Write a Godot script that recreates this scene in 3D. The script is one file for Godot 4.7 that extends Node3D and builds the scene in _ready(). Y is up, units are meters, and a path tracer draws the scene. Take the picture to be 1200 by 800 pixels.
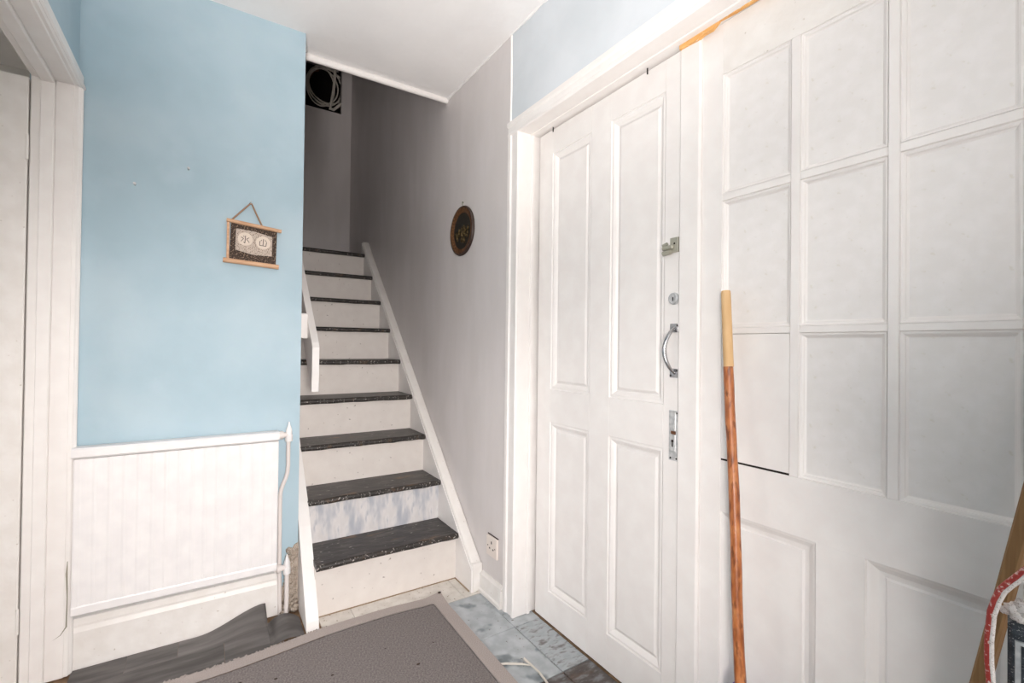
extends Node3D

# ------------------------------------------------------------------ mesh builder
class MB:
	var v := PackedVector3Array()
	var n := PackedVector3Array()
	var uv := PackedVector2Array()
	var t := Transform3D.IDENTITY

	func tri(a: Vector3, b: Vector3, c: Vector3, na: Vector3, nb: Vector3, nc: Vector3, ua := Vector2.ZERO, ub := Vector2.ZERO, uc := Vector2.ZERO) -> void:
		var cr := (b - a).cross(c - a)
		if cr.length_squared() < 1e-18:
			return
		var p := [a, b, c]
		var m := [na, nb, nc]
		var u := [ua, ub, uc]
		var order := [0, 1, 2]
		if cr.dot(na + nb + nc) > 0.0:
			order = [0, 2, 1]
		for k in order:
			v.append(t * (p[k] as Vector3))
			n.append((t.basis * (m[k] as Vector3)).normalized())
			uv.append(u[k])

	func quad(a: Vector3, b: Vector3, c: Vector3, d: Vector3, nn: Vector3) -> void:
		var q := (b - a).cross(c - a)
		if q.length_squared() < 1e-18:
			q = (c - a).cross(d - a)
		q = q.normalized()
		if q.dot(nn) < 0.0:
			q = -q
		tri(a, b, c, q, q, q)
		tri(a, c, d, q, q, q)

	func box(lo: Vector3, hi: Vector3, ch := 0.0015) -> void:
		var c := (lo + hi) * 0.5
		var h := (hi - lo) * 0.5
		ch = minf(ch, minf(h.x, minf(h.y, h.z)) * 0.6)
		var ax := [Vector3(1, 0, 0), Vector3(0, 1, 0), Vector3(0, 0, 1)]
		for i in 3:
			var j := (i + 1) % 3
			var k := (i + 2) % 3
			for s in [-1.0, 1.0]:
				var o: Vector3 = c + ax[i] * (s * h[i])
				var aj: Vector3 = ax[j] * (h[j] - ch)
				var ak: Vector3 = ax[k] * (h[k] - ch)
				quad(o - aj - ak, o + aj - ak, o + aj + ak, o - aj + ak, ax[i] * s)
				if ch <= 0.0:
					continue
				for s2 in [-1.0, 1.0]:
					# edge between face i(s) and face j(s2), running along k
					var p0: Vector3 = c + ax[i] * (s * h[i]) + ax[j] * (s2 * (h[j] - ch))
					var p1: Vector3 = c + ax[i] * (s * (h[i] - ch)) + ax[j] * (s2 * h[j])
					quad(p0 - ak, p1 - ak, p1 + ak, p0 + ak, ax[i] * s + ax[j] * s2)
		if ch > 0.0:
			for sx in [-1.0, 1.0]:
				for sy in [-1.0, 1.0]:
					for sz in [-1.0, 1.0]:
						var sg := Vector3(sx, sy, sz)
						var q := c + Vector3(sx * h.x, sy * (h.y - ch), sz * (h.z - ch))
						var r := c + Vector3(sx * (h.x - ch), sy * h.y, sz * (h.z - ch))
						var w := c + Vector3(sx * (h.x - ch), sy * (h.y - ch), sz * h.z)
						tri(q, r, w, sg, sg, sg)

	# polygon in the plane (bx, by), extruded along bz from d0 to d1
	func prism(poly: PackedVector2Array, bx: Vector3, by: Vector3, bz: Vector3, d0: float, d1: float) -> void:
		var idx := Geometry2D.triangulate_polygon(poly)
		var area := 0.0
		for i in poly.size():
			var p := poly[i]
			var q := poly[(i + 1) % poly.size()]
			area += p.x * q.y - q.x * p.y
		for i in range(0, idx.size(), 3):
			for d in [d0, d1]:
				var nn: Vector3 = bz * (1.0 if d == maxf(d0, d1) else -1.0)
				var a: Vector3 = bx * poly[idx[i]].x + by * poly[idx[i]].y + bz * d
				var b: Vector3 = bx * poly[idx[i + 1]].x + by * poly[idx[i + 1]].y + bz * d
				var c: Vector3 = bx * poly[idx[i + 2]].x + by * poly[idx[i + 2]].y + bz * d
				tri(a, b, c, nn, nn, nn)
		for i in poly.size():
			var p := poly[i]
			var q := poly[(i + 1) % poly.size()]
			var e := (q - p)
			var out := Vector2(e.y, -e.x) * signf(area)
			var nn := (bx * out.x + by * out.y).normalized()
			var a := bx * p.x + by * p.y
			var b := bx * q.x + by * q.y
			quad(a + bz * d0, b + bz * d0, b + bz * d1, a + bz * d1, nn)

	func tube(path: Array, radius, segs := 10, caps := true) -> void:
		var rings := []
		var nrm := []
		var up := Vector3.UP
		var prev := Vector3.ZERO
		for i in path.size():
			var d: Vector3
			if i == 0:
				d = path[1] - path[0]
			elif i == path.size() - 1:
				d = path[i] - path[i - 1]
			else:
				d = (path[i + 1] - path[i]).normalized() + (path[i] - path[i - 1]).normalized()
			d = d.normalized()
			if prev == Vector3.ZERO:
				up = Vector3.UP if absf(d.y) < 0.9 else Vector3.RIGHT
			var s := d.cross(up).normalized()
			up = s.cross(d).normalized()
			prev = d
			var r: float = radius[i] if radius is Array else radius
			var ring := []
			var rn := []
			for k in segs:
				var an := TAU * k / segs
				var o := s * cos(an) + up * sin(an)
				ring.append((path[i] as Vector3) + o * r)
				rn.append(o)
			rings.append(ring)
			nrm.append(rn)
		for i in path.size() - 1:
			for k in segs:
				var k2 := (k + 1) % segs
				tri(rings[i][k], rings[i + 1][k], rings[i + 1][k2], nrm[i][k], nrm[i + 1][k], nrm[i + 1][k2])
				tri(rings[i][k], rings[i + 1][k2], rings[i][k2], nrm[i][k], nrm[i + 1][k2], nrm[i][k2])
		if caps:
			for e in [0, path.size() - 1]:
				var nn: Vector3 = ((path[0] - path[1]) if e == 0 else (path[e] - path[e - 1])).normalized()
				for k in segs:
					tri(path[e], rings[e][k], rings[e][(k + 1) % segs], nn, nn, nn)

	# profile of (radius, height) turned about the axis of tf (its y), flat across sharp steps
	func lathe(prof: Array, tf := Transform3D.IDENTITY, segs := 24) -> void:
		for i in prof.size() - 1:
			var p: Vector2 = prof[i]
			var q: Vector2 = prof[i + 1]
			var e := q - p
			var o := Vector2(e.y, -e.x).normalized()
			for k in segs:
				var a0 := TAU * k / segs
				var a1 := TAU * (k + 1) / segs
				var d0 := Vector3(cos(a0), 0, sin(a0))
				var d1 := Vector3(cos(a1), 0, sin(a1))
				var n0 := tf.basis * (d0 * o.x + Vector3.UP * o.y)
				var n1 := tf.basis * (d1 * o.x + Vector3.UP * o.y)
				var a := tf * (d0 * p.x + Vector3.UP * p.y)
				var b := tf * (d1 * p.x + Vector3.UP * p.y)
				var c := tf * (d1 * q.x + Vector3.UP * q.y)
				var d := tf * (d0 * q.x + Vector3.UP * q.y)
				tri(a, b, c, n0, n1, n1)
				tri(a, c, d, n0, n1, n0)

	# mitred frame round a rectangle in XY; prof = (inset, height along z) pairs
	func frame(x0: float, y0: float, x1: float, y1: float, prof: Array, sharp := true) -> void:
		for i in prof.size() - 1:
			var p: Vector2 = prof[i]
			var q: Vector2 = prof[i + 1]
			var nz := absf(q.x - p.x)
			var nxy := q.y - p.y
			var cp := [Vector3(x0 + p.x, y0 + p.x, p.y), Vector3(x1 - p.x, y0 + p.x, p.y), Vector3(x1 - p.x, y1 - p.x, p.y), Vector3(x0 + p.x, y1 - p.x, p.y)]
			var cq := [Vector3(x0 + q.x, y0 + q.x, q.y), Vector3(x1 - q.x, y0 + q.x, q.y), Vector3(x1 - q.x, y1 - q.x, q.y), Vector3(x0 + q.x, y1 - q.x, q.y)]
			var inn := [Vector3(0, 1, 0), Vector3(-1, 0, 0), Vector3(0, -1, 0), Vector3(1, 0, 0)]
			for k in 4:
				var k2 := (k + 1) % 4
				var nn: Vector3 = inn[k] * (-nxy) + Vector3(0, 0, nz)
				quad(cp[k], cp[k2], cq[k2], cq[k], nn)

	# f(u, v) -> point, u v in 0..1
	func sheet(f: Callable, nu: int, nv: int, up: Vector3, u0 := 0.0, u1 := 1.0, v0 := 0.0, v1 := 1.0) -> void:
		var pts := []
		var nr := []
		for i in nu + 1:
			for j in nv + 1:
				var a := lerpf(u0, u1, float(i) / nu)
				var b := lerpf(v0, v1, float(j) / nv)
				var p: Vector3 = f.call(a, b)
				var e := 0.002
				var du: Vector3 = (f.call(a + e, b) as Vector3) - (f.call(a - e, b) as Vector3)
				var dv: Vector3 = (f.call(a, b + e) as Vector3) - (f.call(a, b - e) as Vector3)
				var nn := du.cross(dv).normalized()
				if nn.dot(up) < 0:
					nn = -nn
				pts.append(p)
				nr.append(nn)
		for i in nu:
			for j in nv:
				var a := i * (nv + 1) + j
				var b := a + nv + 1
				var ua := Vector2(float(i) / nu, float(j) / nv)
				var ub := Vector2(float(i + 1) / nu, float(j) / nv)
				var uc := Vector2(float(i + 1) / nu, float(j + 1) / nv)
				var ud := Vector2(float(i) / nu, float(j + 1) / nv)
				tri(pts[a], pts[b], pts[b + 1], nr[a], nr[b], nr[b + 1], ua, ub, uc)
				tri(pts[a], pts[b + 1], pts[a + 1], nr[a], nr[b + 1], nr[a + 1], ua, uc, ud)

	# lumpy ball
	func lump(c: Vector3, r: Vector3, noise: FastNoiseLite, amount: float, nu := 12, nv := 8) -> void:
		var g := func(i: int, j: int) -> Vector3:
			var th := TAU * (i % nu) / nu
			var ph := PI * j / nv
			var d := Vector3(sin(ph) * cos(th), cos(ph), sin(ph) * sin(th))
			return c + d * r * (1.0 + amount * noise.get_noise_3dv(d * 2.0 + c * 50.0))
		for i in nu:
			for j in nv:
				var a: Vector3 = g.call(i, j)
				var b: Vector3 = g.call(i + 1, j)
				var cc: Vector3 = g.call(i + 1, j + 1)
				var d: Vector3 = g.call(i, j + 1)
				tri(a, b, cc, a - c, b - c, cc - c)
				tri(a, cc, d, a - c, cc - c, d - c)

	func mesh() -> ArrayMesh:
		var arr := []
		arr.resize(Mesh.ARRAY_MAX)
		arr[Mesh.ARRAY_VERTEX] = v
		arr[Mesh.ARRAY_NORMAL] = n
		arr[Mesh.ARRAY_TEX_UV] = uv
		var m := ArrayMesh.new()
		m.add_surface_from_arrays(Mesh.PRIMITIVE_TRIANGLES, arr)
		return m

# ------------------------------------------------------------------ scene helpers
var names := {}

func numbered(s: String) -> String:
	if not names.has(s):
		names[s] = 0
		return s
	names[s] += 1
	return "%s_%03d" % [s, names[s]]

func tag(o: Node3D, label := "", category := "", group := "", kind := "") -> Node3D:
	if label: o.set_meta("label", label)
	if category: o.set_meta("category", category)
	if group: o.set_meta("group", group)
	if kind: o.set_meta("kind", kind)
	return o

func thing(called: String, label: String, category: String, at := Vector3.ZERO, turn := 0.0, group := "", kind := "") -> Node3D:
	var o := Node3D.new()
	o.name = numbered(called)
	add_child(o)
	o.position = at
	o.rotation.y = turn
	return tag(o, label, category, group, kind)

func part(parent: Node3D, called: String, mb: MB, m: Material, label := "") -> MeshInstance3D:
	var o := MeshInstance3D.new()
	o.name = numbered(called) if parent == self else called
	o.mesh = mb.mesh()
	o.material_override = m
	o.cast_shadow = GeometryInstance3D.SHADOW_CASTING_SETTING_ON
	parent.add_child(o, true)
	if label: o.set_meta("label", label)
	return o

func solo(called: String, mb: MB, m: Material, label: String, category: String, group := "", kind := "") -> MeshInstance3D:
	var o := part(self, called, mb, m)
	tag(o, label, category, group, kind)
	return o

func bx(lo: Vector3, hi: Vector3, ch := 0.0015) -> MB:
	var m := MB.new()
	m.box(lo, hi, ch)
	return m

# ------------------------------------------------------------------ materials
func noise_image(sd: int, freq: float, oct := 4, size := 256) -> Image:
	var f := FastNoiseLite.new()
	f.seed = sd
	f.noise_type = FastNoiseLite.TYPE_SIMPLEX_SMOOTH
	f.frequency = freq
	f.fractal_octaves = oct
	return f.get_seamless_image(size, size)

func ramp(img: Image, stops: Array) -> Image:   # stops: [position, colour]
	var g := Gradient.new()
	g.offsets = PackedFloat32Array(stops.map(func(s): return s[0]))
	g.colors = PackedColorArray(stops.map(func(s): return s[1]))
	var o := Image.create(img.get_width(), img.get_height(), false, Image.FORMAT_RGB8)
	for y in img.get_height():
		for x in img.get_width():
			o.set_pixel(x, y, g.sample(img.get_pixel(x, y).r))
	return o

func over(base: Image, mask: Image, col: Color, lo: float, hi: float) -> Image:  # lays col over base where mask passes lo..hi
	for y in base.get_height():
		for x in base.get_width():
			var k := smoothstep(lo, hi, mask.get_pixel(x % mask.get_width(), y % mask.get_height()).r) * col.a
			if k > 0.0:
				base.set_pixel(x, y, base.get_pixel(x, y).lerp(Color(col.r, col.g, col.b), k))
	return base

func tex(img: Image) -> ImageTexture:
	return ImageTexture.create_from_image(img)

func bump_tex(img: Image, k := 2.0) -> ImageTexture:
	var c := img.duplicate()
	c.convert(Image.FORMAT_RGBA8)
	c.bump_map_to_normal_map(k)
	return ImageTexture.create_from_image(c)

func mat(col: Color, rough := 0.6, metal := 0.0) -> StandardMaterial3D:
	var m := StandardMaterial3D.new()
	m.albedo_color = col
	m.roughness = rough
	m.metallic = metal
	return m

func tmat(albedo: Image, rough: float, size: float, normal: ImageTexture = null, nscale := 0.3, stretch := Vector3.ONE) -> StandardMaterial3D:
	var m := mat(Color.WHITE, rough)
	m.albedo_texture = tex(albedo)
	m.uv1_triplanar = true
	m.uv1_world_triplanar = true
	m.uv1_scale = stretch / size
	if normal:
		m.normal_enabled = true
		m.normal_texture = normal
		m.normal_scale = nscale
	return m

func C(r: int, g: int, b: int) -> Color:
	return Color(r / 255.0, g / 255.0, b / 255.0)

var M := {}

func make_materials() -> void:
	var fine := noise_image(3, 0.06, 4)
	var broad := noise_image(8, 0.012, 4)
	var mid := noise_image(21, 0.025, 5)
	var specks := noise_image(33, 0.09, 2)
	var nfine := bump_tex(fine, 1.2)
	var nbroad := bump_tex(broad, 3.0)
	M.gloss = tmat(ramp(mid, [[0.2, C(235, 231, 228)], [0.8, C(239, 236, 233)]]), 0.4, 0.7, nfine, 0.1)
	M.gloss_old = tmat(over(ramp(mid, [[0.2, C(230, 226, 221)], [0.8, C(236, 233, 229)]]), specks, Color(0.6, 0.55, 0.48, 0.6), 0.88, 0.96), 0.4, 0.5, nfine, 0.2)
	M.pane = tmat(over(ramp(broad, [[0.2, C(232, 229, 226)], [0.8, C(236, 233, 231)]]), mid, Color(0.78, 0.75, 0.66, 0.25), 0.8, 1.0), 0.38, 0.16, nbroad, 0.2)
	M.ceiling = tmat(ramp(broad, [[0.2, C(238, 237, 236)], [0.8, C(243, 242, 241)]]), 0.85, 1.5, nfine, 0.2)
	M.blue = tmat(over(ramp(broad, [[0.15, C(168, 192, 203)], [0.5, C(174, 197, 208)], [0.85, C(181, 202, 212)]]), mid, Color(0.72, 0.8, 0.84, 0.5), 0.55, 1.0), 0.75, 1.6, nfine, 0.12)
	M.grey = tmat(ramp(broad, [[0.2, C(212, 207, 205)], [0.8, C(218, 213, 212)]]), 0.5, 1.2, nfine, 0.15, Vector3(2.0, 0.6, 2.0))
	M.pale = tmat(ramp(broad, [[0.2, C(205, 212, 217)], [0.8, C(214, 220, 225)]]), 0.6, 1.2, nfine, 0.15)
	M.plain = mat(C(222, 220, 216), 0.8)
	# stair risers and treads
	M.riser = tmat(over(ramp(mid, [[0.1, C(218, 211, 205)], [0.9, C(224, 218, 212)]]), specks, C(150, 140, 132), 0.87, 0.94), 0.55, 0.6, nfine, 0.2)
	M.smeared = tmat(over(over(ramp(mid, [[0.2, C(212, 209, 208)], [0.8, C(224, 221, 220)]]), broad, Color(0.66, 0.68, 0.72, 0.85), 0.35, 0.95), mid, Color(0.6, 0.62, 0.66, 0.5), 0.6, 0.95), 0.55, 0.5, nfine, 0.2, Vector3(2.2, 0.7, 1))
	M.tread = tmat(over(over(ramp(mid, [[0.2, C(40, 37, 35)], [0.6, C(58, 53, 50)], [0.85, C(80, 74, 70)]]), broad, C(104, 78, 55), 0.78, 0.95), specks, C(196, 190, 182), 0.84, 0.89), 0.42, 0.55, nfine, 0.5, Vector3(0.5, 1, 1.6))
	M.edge = tmat(over(over(ramp(mid, [[0.2, C(34, 31, 29)], [0.8, C(54, 48, 44)]]), broad, Color(0.42, 0.31, 0.21, 0.6), 0.7, 0.9), specks, C(205, 198, 190), 0.75, 0.82), 0.45, 0.3, nfine, 0.5)
	# floor
	M.white_floor = tmat(over(ramp(mid, [[0.2, C(206, 200, 192)], [0.8, C(222, 217, 210)]]), specks, C(146, 130, 110), 0.82, 0.9), 0.6, 0.4, nfine, 0.3)
	M.concrete = tmat(ramp(mid, [[0.2, C(112, 88, 66)], [0.8, C(146, 120, 94)]]), 0.9, 0.3, nfine, 0.6)
	M.carpet = tmat(over(ramp(fine, [[0.15, C(104, 98, 96)], [0.85, C(142, 134, 131)]]), broad, C(124, 117, 114), 0.6, 0.9), 0.95, 0.12, nfine, 0.9)
	M.binding = tmat(ramp(fine, [[0.15, C(152, 142, 137)], [0.85, C(188, 178, 172)]]), 0.95, 0.05, nfine, 0.9)
	M.vinyl = []
	for k in 3:
		var im := noise_image(50 + k, 0.02, 5)
		M.vinyl.append(tmat(ramp(im, [[0.15, C(70 + 8 * k, 67 + 8 * k, 65 + 8 * k)], [0.85, C(104 + 8 * k, 100 + 8 * k, 98 + 8 * k)]]), 0.5, 0.5, nfine, 0.15, Vector3(0.35, 1, 2.2)))
	# woods
	M.bare = tmat(over(ramp(mid, [[0.2, C(214, 156, 88)], [0.8, C(236, 184, 116)]]), specks, C(236, 224, 208), 0.78, 0.84), 0.7, 0.2, nfine, 0.5, Vector3(1, 1, 0.3))
	var bark := noise_image(71, 0.02, 5)
	M.stick = tmat(over(ramp(bark, [[0.2, C(142, 78, 38)], [0.5, C(178, 106, 60)], [0.9, C(206, 142, 92)]]), mid, C(108, 58, 30), 0.58, 0.8), 0.35, 0.12, nfine, 0.6, Vector3(1, 0.3, 1))
	M.stick_top = tmat(ramp(bark, [[0.2, C(208, 168, 118)], [0.8, C(222, 186, 138)]]), 0.55, 0.12, nfine, 0.3, Vector3(1, 0.15, 1))
	M.batten = tmat(ramp(bark, [[0.2, C(128, 94, 58)], [0.8, C(164, 126, 84)]]), 0.7, 0.25, nfine, 0.4, Vector3(3, 0.12, 3))
	M.dowel = tmat(ramp(bark, [[0.2, C(196, 152, 118)], [0.8, C(216, 176, 142)]]), 0.6, 0.1, null, 0.0, Vector3(0.2, 1, 1))
	M.dark_print = tmat(over(ramp(fine, [[0.2, C(46, 34, 28)], [0.8, C(86, 68, 54)]]), fine, C(160, 138, 118), 0.62, 0.8), 0.8, 0.11)
	M.light_print = tmat(over(ramp(fine, [[0.2, C(190, 174, 160)], [0.8, C(214, 200, 188)]]), fine, C(96, 78, 64), 0.58, 0.72), 0.8, 0.08)
	M.cream = mat(C(222, 208, 194), 0.8)
	M.ink = mat(C(62, 48, 42), 0.8)
	M.cord = mat(C(160, 128, 104), 0.9)
	# metals and plastics
	M.chrome = mat(C(176, 176, 178), 0.22, 0.9)
	M.zinc = tmat(ramp(mid, [[0.2, C(184, 186, 188)], [0.8, C(212, 213, 213)]]), 0.38, 0.1, nfine, 0.3)
	M.zinc.metallic = 0.45
	M.brass_dull = mat(C(176, 174, 160), 0.42, 0.5)
	M.hole = mat(C(30, 22, 18), 0.9)
	M.rust = mat(C(104, 70, 48), 0.9)
	M.copper_rim = tmat(over(ramp(mid, [[0.2, C(104, 72, 48)], [0.8, C(168, 122, 84)]]), fine, C(40, 28, 22), 0.6, 0.75), 0.4, 0.08, nfine, 0.5)
	M.copper_rim.metallic = 0.6
	M.plate_dark = tmat(ramp(fine, [[0.3, C(22, 24, 28)], [0.7, C(58, 52, 38)]]), 0.4, 0.06, nfine, 0.8)
	M.plate_relief = tmat(ramp(fine, [[0.2, C(70, 58, 36)], [0.8, C(120, 102, 64)]]), 0.4, 0.05, nfine, 0.6)
	M.plate_relief.metallic = 0.5
	M.plastic = mat(C(226, 216, 208), 0.4)
	M.rad = tmat(ramp(mid, [[0.2, C(233, 231, 231)], [0.8, C(240, 238, 237)]]), 0.38, 0.6)
	M.pipe = mat(C(224, 217, 213), 0.4)
	M.debris = tmat(ramp(fine, [[0.2, C(134, 118, 100)], [0.8, C(222, 212, 202)]]), 0.95, 0.06, nfine, 1.0)
	M.grime = tmat(ramp(fine, [[0.2, C(128, 104, 78)], [0.8, C(176, 158, 134)]]), 0.9, 0.06)
	M.crack = mat(C(150, 146, 132), 0.9)
	M.dark_edge = mat(C(58, 40, 32), 0.5)
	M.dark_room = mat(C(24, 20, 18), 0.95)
	M.cable = mat(C(212, 206, 196), 0.5)
	M.red = tmat(over(ramp(mid, [[0.2, C(150, 44, 38)], [0.8, C(178, 62, 52)]]), mid, C(226, 216, 208), 0.7, 0.76), 0.5, 0.05, nfine, 0.6)
	M.white_chip = tmat(over(ramp(mid, [[0.2, C(220, 212, 206)], [0.8, C(238, 232, 228)]]), specks, C(110, 76, 60), 0.72, 0.8), 0.5, 0.06, nfine, 0.6)
	M.steel_dark = tmat(over(ramp(mid, [[0.2, C(40, 46, 52)], [0.8, C(66, 72, 78)]]), specks, C(206, 204, 200), 0.76, 0.86), 0.4, 0.07, nfine, 0.5)
	M.steel_dark.metallic = 0.3
	M.purple = mat(C(92, 66, 150), 0.5)
	# tiles painted blue-grey, worn to the dark tile near the door
	M.painted_tile = tmat(over(over(ramp(mid, [[0.2, C(168, 174, 177)], [0.8, C(190, 195, 198)]]), broad, C(122, 130, 134), 0.6, 0.9), specks, C(84, 72, 62), 0.86, 0.92), 0.55, 0.5, nfine, 0.25)
	M.half_tile = tmat(over(over(ramp(mid, [[0.2, C(164, 171, 174)], [0.8, C(186, 191, 194)]]), mid, Color(0.36, 0.34, 0.33, 0.75), 0.52, 0.95), fine, Color(0.4, 0.37, 0.35, 0.45), 0.6, 0.9), 0.55, 0.55, nfine, 0.25, Vector3(1, 1, 2.4))
	M.worn_tile = tmat(over(over(over(ramp(mid, [[0.2, C(76, 69, 66)], [0.8, C(104, 97, 94)]]), mid, Color(0.53, 0.55, 0.57, 0.7), 0.5, 0.95), fine, Color(0.55, 0.57, 0.58, 0.45), 0.6, 0.85), broad, Color(0.34, 0.25, 0.19, 0.6), 0.6, 0.95), 0.55, 0.5, nfine, 0.3, Vector3(1, 1, 2.4))

# ------------------------------------------------------------------ the scene
const FLOOR_TO_CEILING := 2.425
const WX := 1.056      # right wall
const BZ := -2.14      # blue wall
const LX := -0.385     # left wall

func _ready() -> void:
	# camera
	var cam := Camera3D.new()
	cam.name = "camera"
	var yaw := deg_to_rad(33.0489)
	var pit := deg_to_rad(0.5235)
	var rol := deg_to_rad(0.6829)
	var fw := Vector3(sin(yaw) * cos(pit), sin(pit), -cos(yaw) * cos(pit))
	var rt := Vector3(cos(yaw), 0, sin(yaw))
	var up := rt.cross(fw)
	cam.transform = Transform3D(Basis(cos(rol) * rt + sin(rol) * up, -sin(rol) * rt + cos(rol) * up, -fw), Vector3(0, 1.107, 0))
	cam.fov = rad_to_deg(2.0 * atan(400.0 / 545.96))
	cam.near = 0.03
	add_child(cam)
	cam.current = true
	# sky and exposure
	var sky_mat := ProceduralSkyMaterial.new()
	sky_mat.sky_top_color = Color(0.92, 0.91, 0.92)
	sky_mat.sky_horizon_color = Color(0.97, 0.95, 0.94)
	sky_mat.ground_horizon_color = Color(0.62, 0.61, 0.59)
	sky_mat.ground_bottom_color = Color(0.5, 0.49, 0.47)
	sky_mat.sun_angle_max = 0.0
	var sky := Sky.new()
	sky.sky_material = sky_mat
	var env := Environment.new()
	env.background_mode = Environment.BG_SKY
	env.sky = sky
	env.background_energy_multiplier = 4.2
	env.tonemap_mode = Environment.TONE_MAPPER_LINEAR
	env.tonemap_exposure = 1.05
	env.sdfgi_enabled = true
	env.ssao_enabled = true
	env.ssil_enabled = true
	var we := WorldEnvironment.new()
	we.name = "world_environment"
	we.environment = env
	add_child(we)
	make_materials()
	unseen_lamp("upper right unseen lamp behind the viewer, placed to light the stairs", Vector3(0.05, 1.36, 0.3), 1.3, 8.0, -13.0, 54.0)  # unseen lamps behind the camera, each placed to light one area
	unseen_lamp("lower right unseen lamp behind the viewer, placed to light the radiator", Vector3(0.05, 1.1, 0.3), 2.7, 2.0, -14.0, 36.0)
	unseen_lamp("middle left unseen lamp behind the viewer, tilted up to light the ceiling and upper wall", Vector3(-0.22, 0.9, 0.3), 5.5, 25.0, 46.0, 35.0)
	unseen_lamp("lowest left unseen lamp behind the viewer, placed to light the door behind the leaning stick", Vector3(-0.22, 0.64, 0.3), 1.6, 46.0, -3.0, 24.0)
	unseen_lamp("top left unseen lamp behind the viewer, placed to light the white panes", Vector3(-0.22, 1.15, 0.3), 1.35, 52.0, 19.0, 34.0)
	unseen_lamp_stand()
	shell()
	door_frame()
	panel_door()
	glazed_door()
	left_door()
	staircase()
	radiator()
	wall_things()
	floor_things()
	foreground()

func unseen_lamp(label: String, at: Vector3, energy: float, az: float, el: float, cone: float) -> void:  # lamp out of view: glowing disc, housing and a tuned spot light
	var o := thing("unseen_lamp", label, "lamp", at)
	var dir := Vector3(sin(deg_to_rad(az)) * cos(deg_to_rad(el)), sin(deg_to_rad(el)), -cos(deg_to_rad(az)) * cos(deg_to_rad(el)))
	var b := Basis.looking_at(dir)
	var glow := mat(C(255, 250, 244), 0.5)
	glow.emission_enabled = true
	glow.emission = C(255, 250, 244)
	glow.emission_energy_multiplier = 1.5
	var tf := Transform3D(b * Basis(Vector3.RIGHT, -PI / 2), Vector3.ZERO)
	var g := MB.new()
	g.lathe([Vector2(0.0, 0.002), Vector2(0.1, 0.002), Vector2(0.1, 0.0), Vector2(0.0, 0.0)], tf, 32)
	part(o, "diffuser_lamp", g, glow)
	var h := MB.new()
	h.lathe([Vector2(0.105, 0.004), Vector2(0.105, -0.02), Vector2(0.06, -0.09), Vector2(0.0, -0.1)], tf, 32)
	part(o, "housing", h, M.steel_dark)
	var st := MB.new()
	st.tube([Vector3(0, 0, 0.03), Vector3(0, 0, 0.135)], 0.012)
	part(o, "bracket", st, M.steel_dark)
	var l := SpotLight3D.new()
	l.name = "spot_light"
	l.light_energy = energy
	l.light_color = C(255, 247, 243)
	l.light_size = 0.13
	l.spot_angle = cone
	l.spot_angle_attenuation = 1.0
	l.spot_range = 14.0
	l.spot_attenuation = 2.0
	l.shadow_enabled = true
	l.transform = Transform3D(b, dir * 0.03)
	o.add_child(l)

func unseen_lamp_stand() -> void:  # stand out of view, there only to carry the unseen lamps
	var o := thing("unseen_lamp_stand", "unseen twin pole tripod stand behind the viewer, placed to hold the unseen lamps", "stand", Vector3(0, 0, 0.45))
	for x in [0.05, -0.22]:
		var p := MB.new()
		p.tube([Vector3(x, 0.12, 0), Vector3(x, 1.42, 0)], 0.014)
		part(o, "pole", p, M.steel_dark)
		for k in 3:
			var a := TAU * k / 3.0 + 0.5
			var f := MB.new()
			f.tube([Vector3(x, 0.3, 0), Vector3(x + 0.2 * cos(a), 0.006, 0.2 * sin(a))], 0.008)
			part(o, "leg", f, M.steel_dark)
	var c := MB.new()
	c.tube([Vector3(-0.22, 1.3, 0), Vector3(0.05, 1.3, 0)], 0.01)
	part(o, "crossbar", c, M.steel_dark)

func struct(called: String, boxes: Array, m: Material, label: String, category: String) -> MeshInstance3D:
	var b := MB.new()
	for q in boxes:
		b.box(q[0], q[1], 0.0)
	var o := part(self, called, b, m)
	tag(o, label, category, "", "structure")
	return o

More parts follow.
